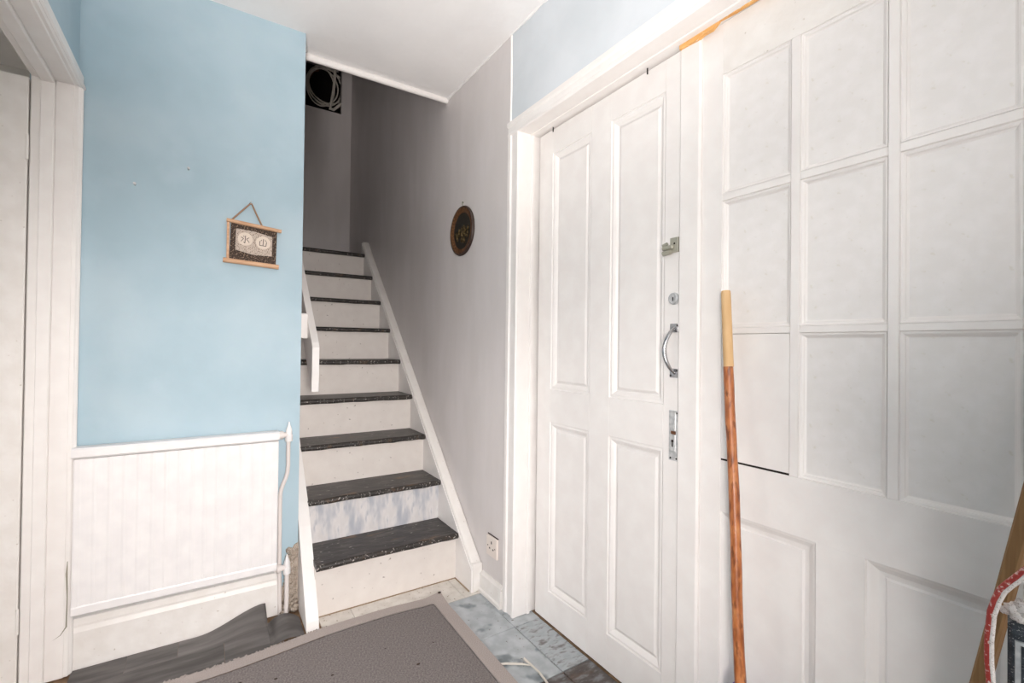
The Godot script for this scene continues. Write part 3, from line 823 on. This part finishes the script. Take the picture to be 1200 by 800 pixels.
# ------------------------------------------------------------------ radiator and wall pieces
func radiator() -> void:
	var o := thing("radiator", "white panel radiator with vertical ribs on the blue wall", "radiator", Vector3(0, 0, 0))
	var x0 := -0.366
	var x1 := 0.24
	var zf := -2.064
	# ribbed face: shallow pressed flutes
	var pts := PackedVector2Array()
	pts.append(Vector2(x0, zf - 0.014))
	pts.append(Vector2(x0, zf - 0.002))
	pts.append(Vector2(x0 + 0.004, zf))
	var n := 15
	var w := (x1 - x0 - 0.03) / n
	for k in n:
		var a := x0 + 0.015 + w * k
		pts.append(Vector2(a + w * 0.02, zf))
		pts.append(Vector2(a + w * 0.16, zf - 0.0016))
		pts.append(Vector2(a + w * 0.5, zf - 0.0019))
		pts.append(Vector2(a + w * 0.84, zf - 0.0016))
		pts.append(Vector2(a + w * 0.98, zf))
	pts.append(Vector2(x1 - 0.004, zf))
	pts.append(Vector2(x1, zf - 0.002))
	pts.append(Vector2(x1, zf - 0.014))
	var f := MB.new()
	f.prism(pts, Vector3(1, 0, 0), Vector3(0, 0, 1), Vector3(0, 1, 0), 0.232, 0.715)
	part(o, "ribbed_panel", f, M.rad)
	var e := MB.new()
	e.prism(PackedVector2Array([Vector2(zf - 0.014, 0.198), Vector2(zf - 0.003, 0.2), Vector2(zf + 0.0005, 0.205), Vector2(zf + 0.0005, 0.228), Vector2(zf - 0.002, 0.2335), Vector2(zf - 0.014, 0.2335)]), Vector3(0, 0, 1), Vector3(0, 1, 0), Vector3(1, 0, 0), x0, x1)
	part(o, "bottom_channel", e, M.rad)
	var t := MB.new()
	t.prism(PackedVector2Array([Vector2(zf - 0.05, 0.72), Vector2(zf - 0.001, 0.72), Vector2(zf + 0.005, 0.723), Vector2(zf + 0.005, 0.746), Vector2(zf - 0.002, 0.752), Vector2(zf - 0.05, 0.752)]), Vector3(0, 0, 1), Vector3(0, 1, 0), Vector3(1, 0, 0), x0 - 0.006, x1 + 0.002)
	part(o, "top_trim", t, M.rad)
	part(o, "back_panel", bx(Vector3(x0, 0.2, zf - 0.06), Vector3(x1, 0.72, zf - 0.016), 0.004), M.rad)
	# top connector, vent valve with a pointed cap, pipe down the wall
	for y in [0.722, 0.182]:
		var c := MB.new()
		var tf := Transform3D(Basis(Vector3(0, 0, 1), -PI / 2), Vector3(0.238, y + 0.01, -2.1))
		c.lathe([Vector2(0.0, -0.004), Vector2(0.011, -0.004), Vector2(0.011, 0.005), Vector2(0.017, 0.006), Vector2(0.017, 0.022), Vector2(0.012, 0.023), Vector2(0.012, 0.046), Vector2(0, 0.046)], tf, 6)
		part(o, "union", c, M.pipe)
		var v := MB.new()
		v.lathe([Vector2(0, -0.022), Vector2(0.0145, -0.022), Vector2(0.0145, 0.002), Vector2(0.012, 0.006), Vector2(0.012, 0.022), Vector2(0.008, 0.034), Vector2(0.0045, 0.046), Vector2(0.002, 0.056), Vector2(0, 0.057)], Transform3D(Basis.IDENTITY, Vector3(0.281, y + 0.006, -2.1)), 16)
		part(o, "valve", v, M.rad)
	var p := MB.new()
	var path := []
	for q in [[0.281, 0.71], [0.281, 0.64], [0.2815, 0.605], [0.279, 0.575], [0.273, 0.552], [0.264, 0.53], [0.257, 0.51], [0.254, 0.49], [0.2535, 0.45], [0.2545, 0.2], [0.259, 0.0]]:
		path.append(Vector3(q[0], q[1], -2.112))
	p.tube(path, 0.008, 12)
	part(o, "pipe", p, M.pipe)
	var p2 := MB.new()
	p2.tube([Vector3(0.281, 0.17, -2.1), Vector3(0.2815, 0.08, -2.095), Vector3(0.279, 0.0, -2.09)], 0.0085, 12)
	part(o, "pipe", p2, M.pipe)

func wall_things() -> void:
	# scroll plaque hanging askew from a nail: local frame at the nail, tilted
	var o := thing("wall_scroll", "small brown scroll plaque with two round emblems hanging crooked on the blue wall", "plaque", Vector3(0.133, 1.664, BZ))
	var holder := Transform3D(Basis(Vector3(0, 0, 1), deg_to_rad(-4.5)), Vector3(0.0, 0.0, 0.0))
	var bar := func(xa: float, ya: float, xb: float, yb: float, r: float) -> MB:
		var m := MB.new()
		m.tube([Vector3(xa, ya, 0.012), Vector3(xb, yb, 0.012)], r, 12)
		return m
	part(o, "rod", bar.call(-0.082, -0.079, 0.111, -0.098, 0.0075), M.dowel)
	part(o, "rod", bar.call(-0.092, -0.236, 0.103, -0.246, 0.0095), M.dowel)
	var q := MB.new()
	q.prism(PackedVector2Array([Vector2(-0.067, -0.084), Vector2(0.095, -0.1), Vector2(0.092, -0.24), Vector2(-0.072, -0.232)]), Vector3(1, 0, 0), Vector3(0, 1, 0), Vector3(0, 0, 1), 0.008, 0.0125)
	part(o, "dark_print", q, M.dark_print)
	var q2 := MB.new()
	q2.prism(PackedVector2Array([Vector2(-0.05, -0.108), Vector2(0.012, -0.112), Vector2(0.078, -0.126), Vector2(0.077, -0.205), Vector2(0.01, -0.206), Vector2(-0.052, -0.192)]), Vector3(1, 0, 0), Vector3(0, 1, 0), Vector3(0, 0, 1), 0.0118, 0.0135)
	part(o, "light_print", q2, M.light_print)
	part(o, "side_strip", bx(Vector3(-0.081, -0.235, 0.008), Vector3(-0.0715, -0.082, 0.012), 0.001), M.dowel)
	for c in [[-0.018, -0.147, 0], [0.045, -0.154, 1]]:
		var d := MB.new()
		d.lathe([Vector2(0, 0.0012), Vector2(0.025, 0.0012), Vector2(0.0265, 0.0), Vector2(0, 0)], Transform3D(Basis(Vector3.RIGHT, PI / 2), Vector3(c[0], c[1], 0.0134)), 24)
		var em := part(o, "emblem", d, M.cream)
		var ink := MB.new()
		ink.t = Transform3D(Basis(Vector3(0, 0, 1), -0.08), Vector3(c[0], c[1], 0.0146))
		var strokes := [[0, 0.014, 0, -0.016], [-0.015, 0.006, -0.006, 0.001], [-0.006, 0.001, -0.014, -0.011], [0.013, 0.008, 0.004, 0.001], [0.004, 0.001, 0.015, -0.011], [-0.008, 0.012, -0.003, 0.009], [0, -0.016, -0.005, -0.012]]
		if c[2] == 1:
			strokes = [[0, 0.015, 0, -0.012], [-0.012, 0.005, -0.012, -0.012], [0.012, 0.006, 0.011, -0.012], [-0.012, -0.012, 0.011, -0.012], [-0.006, 0.011, -0.009, 0.006], [0.006, 0.012, 0.01, 0.008]]
		for st in strokes:
			ink.tube([Vector3(st[0], st[1], 0), Vector3(st[2], st[3], 0)], 0.0012, 5)
		part(em, "brush_mark", ink, M.ink)
	var cd := MB.new()
	cd.tube([Vector3(-0.066, -0.078, 0.012), Vector3(-0.035, -0.04, 0.008), Vector3(-0.003, -0.003, 0.01), Vector3(0.003, -0.003, 0.01), Vector3(0.022, -0.045, 0.008), Vector3(0.042, -0.089, 0.012)], 0.0032, 8)
	part(o, "hanging_cord", cd, M.cord)
	var nl := MB.new()
	nl.tube([Vector3(0, 0.002, -0.004), Vector3(0, 0.006, 0.014)], 0.0025, 8)
	part(o, "nail", nl, M.zinc)
	for s in [["bent nail in the blue wall, left of the scroll plaque", -0.231, 1.667], ["tiny nail in the blue wall, above left of the scroll plaque", -0.074, 1.756]]:
		var nb := MB.new()
		nb.tube([Vector3(s[1], s[2], BZ - 0.004), Vector3(s[1], s[2] + 0.003, BZ + 0.012)], 0.0022, 8)
		nb.tube([Vector3(s[1], s[2] + 0.003, BZ + 0.012), Vector3(s[1] + 0.001, s[2] + 0.0036, BZ + 0.014)], 0.005, 10)
		solo("nail", nb, M.zinc, s[0], "nail")
	# oval plate on the grey wall
	var p := thing("wall_plate", "round copper rimmed relief plate hanging on the grey stair wall", "plate", Vector3(WX, 1.676, -2.083))
	var tf := Transform3D(Basis(Vector3(0, 0, 1), PI / 2), Vector3.ZERO)
	var rim := MB.new()
	rim.lathe([Vector2(0.116, 0.0145), Vector2(0.11, 0.015), Vector2(0.1, 0.011), Vector2(0.09, 0.006)], tf, 48)
	part(p, "rim", rim, M.copper_rim)
	var ob := MB.new()
	ob.lathe([Vector2(0.121, 0.0), Vector2(0.124, 0.006), Vector2(0.121, 0.0135), Vector2(0.115, 0.0147)], tf, 48)
	part(p, "edge_band", ob, M.dark_edge)
	var well := MB.new()
	well.lathe([Vector2(0.092, 0.006), Vector2(0.06, 0.005), Vector2(0.0, 0.005)], tf, 40)
	well.lathe([Vector2(0, 0.0), Vector2(0.122, 0.0)], tf, 40)
	part(p, "well", well, M.plate_dark)
	var rel := MB.new()
	var nz := FastNoiseLite.new()
	nz.seed = 9
	nz.frequency = 1.2
	var rng := RandomNumberGenerator.new()
	rng.seed = 4
	for k in 26:
		var a := rng.randf_range(PI * 1.02, PI * 1.98)
		var r := sqrt(rng.randf()) * 0.072
		rel.lump(Vector3(-0.007, r * sin(a) + 0.012, r * cos(a)), Vector3(0.004, rng.randf_range(0.008, 0.018), rng.randf_range(0.006, 0.014)), nz, 0.5, 8, 6)
	part(p, "relief", rel, M.plate_relief)
	var hk := MB.new()
	hk.tube([Vector3(0.002, 0.142, 0), Vector3(-0.008, 0.145, 0)], 0.003, 8)
	hk.tube([Vector3(-0.004, 0.121, 0), Vector3(-0.006, 0.142, 0)], 0.0018, 6)
	part(p, "hook", hk, M.brass_dull)
	# socket
	var s := thing("wall_socket", "white single power socket low on the grey wall beside the door frame", "socket", Vector3(WX, 0.229, -1.752), -PI / 2)
	part(s, "face_plate", bx(Vector3(-0.044, -0.044, 0.0), Vector3(0.044, 0.044, 0.011), 0.003), M.plastic)
	var ho := MB.new()
	ho.box(Vector3(-0.004, 0.012, 0.0095), Vector3(0.004, 0.024, 0.0114), 0.0005)
	ho.box(Vector3(-0.019, -0.012, 0.0095), Vector3(-0.01, -0.005, 0.0114), 0.0005)
	ho.box(Vector3(0.01, -0.012, 0.0095), Vector3(0.019, -0.005, 0.0114), 0.0005)
	ho.tube([Vector3(-0.03, 0.0, 0.0105), Vector3(-0.03, 0.0, 0.0115)], 0.003, 8)
	ho.tube([Vector3(0.03, 0.0, 0.0105), Vector3(0.03, 0.0, 0.0115)], 0.003, 8)
	part(s, "pin_holes", ho, M.hole)
	part(s, "dirt_line", bx(Vector3(-0.044, 0.0435, 0.0), Vector3(0.044, 0.0475, 0.004), 0.0005), M.ink, "dark line along the top edge")
	# recess on the landing wall with coiled cable
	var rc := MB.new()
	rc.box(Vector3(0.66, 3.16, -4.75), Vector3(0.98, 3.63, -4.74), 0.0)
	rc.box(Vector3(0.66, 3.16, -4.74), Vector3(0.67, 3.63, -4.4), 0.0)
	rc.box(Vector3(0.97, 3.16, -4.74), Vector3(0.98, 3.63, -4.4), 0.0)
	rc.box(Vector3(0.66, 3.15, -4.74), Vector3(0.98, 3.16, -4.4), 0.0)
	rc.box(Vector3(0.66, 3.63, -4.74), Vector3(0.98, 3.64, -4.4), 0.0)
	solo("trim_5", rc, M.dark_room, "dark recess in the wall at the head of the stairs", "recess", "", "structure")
	var cb := MB.new()
	for k in 4:
		var loop := []
		for i in 33:
			var a := TAU * i / 32.0 + k * 0.3
			loop.append(Vector3(0.80 + 0.02 * k + (0.118 + 0.012 * k) * cos(a), 3.395 + 0.012 * k + (0.175 - 0.02 * (k % 2)) * sin(a), -4.40 - 0.012 * k))
		cb.tube(loop, 0.0065, 8, false)
	solo("coiled_cable", cb, M.cable, "white cable coiled in the dark recess above the stairs", "cable")
	var dc := MB.new()
	dc.tube([Vector3(0.915, 3.6, -4.362), Vector3(0.905, 3.4, -4.362), Vector3(0.875, 3.2, -4.362), Vector3(0.905, 3.2, -4.365), Vector3(0.966, 3.27, -4.37)], 0.013, 10)
	solo("hanging_cable", dc, M.cable, "thick white cable hanging straight down in front of the coiled cable", "cable")
	var pp := MB.new()
	pp.tube([Vector3(0.68, 3.43, -4.48), Vector3(0.72, 3.5, -4.48), Vector3(0.75, 3.56, -4.48), Vector3(0.79, 3.58, -4.48)], 0.016, 10)
	solo("rusty_pipe", pp, M.rust, "rusty brown pipe bend at the top of the dark recess", "pipe")

# ------------------------------------------------------------------ on the floor
func floor_things() -> void:
	# rug with bound edges; far right corner slightly kicked up
	var r := thing("rug", "grey rug with a paler bound edge lying before the stairs", "rug", Vector3.ZERO)
	var edge_z := func(x: float) -> float: return -1.868 - 0.042 * smoothstep(0.0, 0.5, x) + 0.02 * smoothstep(0.6, 0.87, x)
	var rug := func(u: float, v: float) -> Vector3:
		var xr: float = 0.868 - 0.035 * v / 1.5
		var x: float = -0.31 + (xr + 0.31) * u
		var z0: float = edge_z.call(x)
		var z: float = lerpf(z0, 0.02, v)
		var y := 0.009 + 0.012 * smoothstep(0.93, 1.0, u) * smoothstep(0.05, 0.0, v)
		return Vector3(x, y, z)
	var bu := 0.045
	var bv := 0.029
	var pile := MB.new()
	pile.sheet(rug, 40, 40, Vector3.UP, 0.0, 1.0 - bu, bv, 1.0)
	part(r, "pile", pile, M.carpet)
	var lift := func(u: float, v: float) -> Vector3: return (rug.call(u, v) as Vector3) + Vector3(0, 0.002, 0)
	var bd := MB.new()
	bd.sheet(lift, 60, 3, Vector3.UP, 0.0, 1.0, 0.0, bv)
	bd.sheet(lift, 3, 60, Vector3.UP, 1.0 - bu, 1.0, 0.0, 1.0)
	var down := func(u: float, v: float) -> Vector3:
		var p: Vector3 = lift.call(u, 0.0)
		return Vector3(p.x, p.y * (1.0 - v), p.z)
	bd.sheet(down, 60, 1, Vector3(0, 0, -1))
	var side := func(u: float, v: float) -> Vector3:
		var p: Vector3 = lift.call(1.0, u)
		return Vector3(p.x, p.y * (1.0 - v), p.z)
	bd.sheet(side, 60, 1, Vector3(1, 0, 0))
	part(r, "bound_edge", bd, M.binding, "paler binding")
	var ft := MB.new()   # frayed tufts along the left half of the far edge
	var rng := RandomNumberGenerator.new()
	rng.seed = 12
	for k in 130:
		var x := rng.randf_range(-0.3, 0.4)
		var z: float = edge_z.call(x)
		var w := rng.randf_range(0.004, 0.009)
		ft.tube([Vector3(x, 0.008, z + 0.008), Vector3(x + rng.randf_range(-0.004, 0.004), 0.007, z - rng.randf_range(0.003, 0.011))], w * 0.5, 5)
	var fr := part(r, "frayed_edge", ft, M.binding)
	fr.set_meta("kind", "stuff")
	var fk := MB.new()   # dark flecks trodden into the pile, and the dark raised tip of the corner
	var fn := FastNoiseLite.new()
	fn.seed = 3
	for q in [[0.62, -1.52, 0.004], [0.36, -1.62, 0.003], [0.2, -1.70, 0.003], [0.49, -1.44, 0.0025], [0.71, -1.6, 0.002], [0.1, -1.74, 0.0035], [0.55, -1.66, 0.002]]:
		fk.lump(Vector3(q[0], 0.0095, q[1]), Vector3(q[2] * 1.6, 0.0015, q[2]), fn, 0.5, 8, 5)
	fk.lump(Vector3(0.862, 0.024, -1.884), Vector3(0.008, 0.003, 0.007), fn, 0.5, 8, 5)
	var fl := part(r, "dark_fleck", fk, M.ink, "dark specks of dirt")
	fl.set_meta("kind", "stuff")
	# offcut of grey wood-look vinyl, curling up against the skirting
	var v := thing("vinyl_offcut", "curled strip of dark grey wood look vinyl flooring below the radiator", "flooring", Vector3.ZERO)
	var lay := func(x: float, z: float) -> Vector3:
		var wall := clampf((z + 1.90) / -0.205, 0.0, 1.0)
		var curl := smoothstep(-0.02, 0.205, x) * pow(wall, 1.4)
		var y := 0.003 + 0.062 * curl
		if x > 0.205:
			var k := (x - 0.205) / 0.12
			y = 0.003 + 0.062 * pow(wall, 1.4) * maxf(0.0, 1.0 - k * 6.0) + 0.02 * sin(clampf(k, 0, 1) * PI) * (0.4 + 0.6 * wall)
		return Vector3(x, y, z)
	var rows := [[-2.108, -2.003], [-2.003, -1.875]]
	var cuts := [[-0.368, -0.222, -0.076, 0.206], [-0.368, 0.063, 0.206]]
	var id := 0
	for i in 2:
		for j in cuts[i].size() - 1:
			var xa: float = cuts[i][j] + 0.0004
			var xb: float = cuts[i][j + 1] - 0.0004
			var za: float = rows[i][0] + 0.0003
			var zb: float = rows[i][1] - 0.0003
			var pk := MB.new()
			var f := func(a: float, b: float) -> Vector3:
				var x := lerpf(xa, xb, a)
				return lay.call(x, lerpf(za, zb if i == 0 else (edge_z.call(x) as float) - 0.001, b))
			var g := func(a: float, b: float) -> Vector3: return (f.call(a, b) as Vector3) - Vector3(0, 0.0022, 0)
			pk.sheet(f, 16, 8, Vector3.UP)
			pk.sheet(g, 16, 8, Vector3.DOWN)
			for s in [0.0, 1.0]:
				var h := func(a: float, b: float) -> Vector3: return (f.call(a, s) as Vector3) - Vector3(0, 0.0022 * b, 0)
				pk.sheet(h, 16, 1, Vector3(0, 0, s * 2 - 1))
				var h2 := func(a: float, b: float) -> Vector3: return (f.call(s, a) as Vector3) - Vector3(0, 0.0022 * b, 0)
				pk.sheet(h2, 8, 1, Vector3(s * 2 - 1, 0, 0))
			part(v, "plank", pk, M.vinyl[id % 3])
			id += 1
	var tail := MB.new()
	var tf := func(a: float, b: float) -> Vector3:
		var x := lerpf(0.196, 0.322, a)
		return Vector3(x, 0.0015 + 0.026 * pow(sin(clampf((a - 0.15) * 1.2, 0, 1) * PI), 0.8) * (1.0 - 0.4 * b), lerpf(-2.07 + 0.02 * a, -1.895, b))
	tail.sheet(tf, 14, 10, Vector3.UP)
	part(v, "buckled_end", tail, M.vinyl[1])
	# broken plaster between pipes and stair string
	var db := MB.new()
	var nz := FastNoiseLite.new()
	nz.seed = 31
	nz.frequency = 1.5
	for k in 210:
		var y := rng.randf_range(0.0, 0.25)
		var s := rng.randf_range(0.003, 0.008) * (1.0 if y > 0.03 else 1.5)
		db.lump(Vector3(rng.randf_range(0.266 + 0.09 * y, 0.322), y, BZ + 0.002 + (0.035 * rng.randf() if y < 0.04 else 0.0)), Vector3(s * 1.3, s, s * 0.7), nz, 0.7, 6, 4)
	db.prism(PackedVector2Array([Vector2(0.258, 0), Vector2(0.3285, 0), Vector2(0.3285, 0.27), Vector2(0.312, 0.262), Vector2(0.3, 0.235), Vector2(0.29, 0.21), Vector2(0.285, 0.15), Vector2(0.272, 0.1), Vector2(0.258, 0.09)]), Vector3(1, 0, 0), Vector3(0, 1, 0), Vector3(0, 0, 1), BZ - 0.002, BZ + 0.004)
	solo("broken_plaster", db, M.debris, "crumbling brown plaster behind the pipes beside the stair string", "plaster", "", "stuff")
	# thin white cable by the rug edge
	var c := MB.new()
	var pts := []
	for q in [[0.83, -1.385], [0.88, -1.366], [0.925, -1.335], [0.945, -1.315], [0.938, -1.34], [0.942, -1.345], [0.95, -1.32], [0.952, -1.27], [0.945, -1.22], [0.92, -1.13], [0.88, -1.05]]:
		pts.append(Vector3(q[0], 0.006 + (0.008 if q[1] < -1.335 and q[0] > 0.93 else 0.0), q[1]))
	c.tube(pts, 0.0038, 8)
	solo("floor_cable", c, M.cable, "thin white cable trailing across the blue grey floor by the rug", "cable")
	# stick leaning on the white door
	var s := thing("walking_stick", "tall brown varnished stick with a bare pale top leaning against the white door", "stick", Vector3.ZERO)
	var top := Vector3(1.118, 1.255, -0.708)
	var bot := Vector3(1.02, 0.0, -0.585)
	var p0 := bot.lerp(top, 0.845)
	var st := MB.new()
	var pa := []
	var ra := []
	var wob := RandomNumberGenerator.new()
	wob.seed = 2
	for i in 25:
		var k := i / 24.0
		pa.append(bot.lerp(p0, k) + Vector3(0, 0, 0.0012 * sin(k * 11.0) + wob.randf_range(-0.0008, 0.0008)))
		ra.append(0.0128 - 0.001 * k + wob.randf_range(-0.0005, 0.0005))
	st.tube(pa, ra, 12)
	part(s, "shaft", st, M.stick)
	var tp := MB.new()
	tp.tube([p0, p0.lerp(top, 0.97), top], [0.0122, 0.0118, 0.0108], 14)
	part(s, "bare_top", tp, M.stick_top, "bare pale wood top")
	# small purple thing behind the foot of the stick
	var pu := MB.new()
	pu.lathe([Vector2(0, 0.0), Vector2(0.026, 0.0), Vector2(0.028, 0.01), Vector2(0.028, 0.24), Vector2(0.022, 0.275), Vector2(0.014, 0.29), Vector2(0.006, 0.296), Vector2(0, 0.297)], Transform3D(Basis.IDENTITY, Vector3(1.09, 0.0, -0.648)), 20)
	solo("purple_object", pu, M.purple, "small purple rounded object just showing behind the brown stick", "object")

func foreground() -> void:
	# wooden batten leaning in the corner of the white door
	var b := thing("wooden_batten", "brown wooden batten leaning at the lower right edge", "batten", Vector3.ZERO)
	var m := MB.new()
	var a := Vector3(1.02, 0.0, -0.325)
	var d := Vector3(0.0, 1.9, 0.335).normalized()
	var side := Vector3(-0.12, 0.0, 1.0)
	side = (side - d * side.dot(d)).normalized()
	var bs := Basis(side, d, side.cross(d))
	m.t = Transform3D(bs, a)
	m.box(Vector3(0, 0.01, -0.012), Vector3(0.019, 1.85, 0.012), 0.003)
	m.box(Vector3(0.005, 0.012, -0.0135), Vector3(0.009, 1.848, 0.0), 0.001)
	part(b, "plank", m, M.batten)
	# chipped metal stand close to the camera
	var o := thing("metal_stand", "dark chipped metal stand with a curved red and white handle at the lower right corner", "stand", Vector3(0.838, 0, -0.15), deg_to_rad(-79.8))
	var p := MB.new()
	p.box(Vector3(0.0, 0, -0.045), Vector3(0.06, 0.772, 0.0), 0.004)
	part(o, "post", p, M.steel_dark)
	var fr := MB.new()
	fr.t = Transform3D(Basis.IDENTITY, Vector3(0, 0, 0.0))
	fr.frame(0.006, 0.56, 0.054, 0.752, [Vector2(0, 0.0), Vector2(0.0005, 0.0028), Vector2(0.0045, 0.0028), Vector2(0.0055, 0.0002)])
	part(o, "frame_rim", fr, M.zinc, "bright metal rim on the face of the post")
	var nz := FastNoiseLite.new()
	nz.seed = 14
	nz.frequency = 1.4
	var l := MB.new()
	for q in [[0.006, 0.785, 0.009], [0.014, 0.79, 0.010], [0.021, 0.782, 0.010], [0.011, 0.777, 0.009], [-0.002, 0.781, 0.005], [0.03, 0.786, 0.011], [0.019, 0.795, 0.007]]:
		l.lump(Vector3(q[0], q[1], -0.01), Vector3(q[2], q[2] * 0.9, q[2]), nz, 0.6, 12, 9)
	part(o, "flaky_lump", l, M.white_chip, "flaky white lump on the post")
	var path := []
	var path2 := []
	for q in [[-0.006, 0.58], [-0.0105, 0.64], [-0.0148, 0.6875], [-0.0168, 0.7185], [-0.0168, 0.7455], [-0.0145, 0.779], [-0.0105, 0.7965], [-0.0055, 0.811], [0.0005, 0.8205], [0.0075, 0.8305], [0.0145, 0.8415], [0.035, 0.866]]:
		path.append(Vector3(q[0], q[1], 0.004))
		path2.append(Vector3(q[0] + 0.003, q[1] - 0.002, 0.0055))
	var h := MB.new()
	h.tube(path, 0.0037, 12)
	var hd := part(o, "curved_handle", h, M.red, "curved handle with chipped red paint")
	var h2 := MB.new()
	h2.tube(path2, 0.0027, 10)
	part(hd, "white_strip", h2, M.white_chip, "chipped white strip")
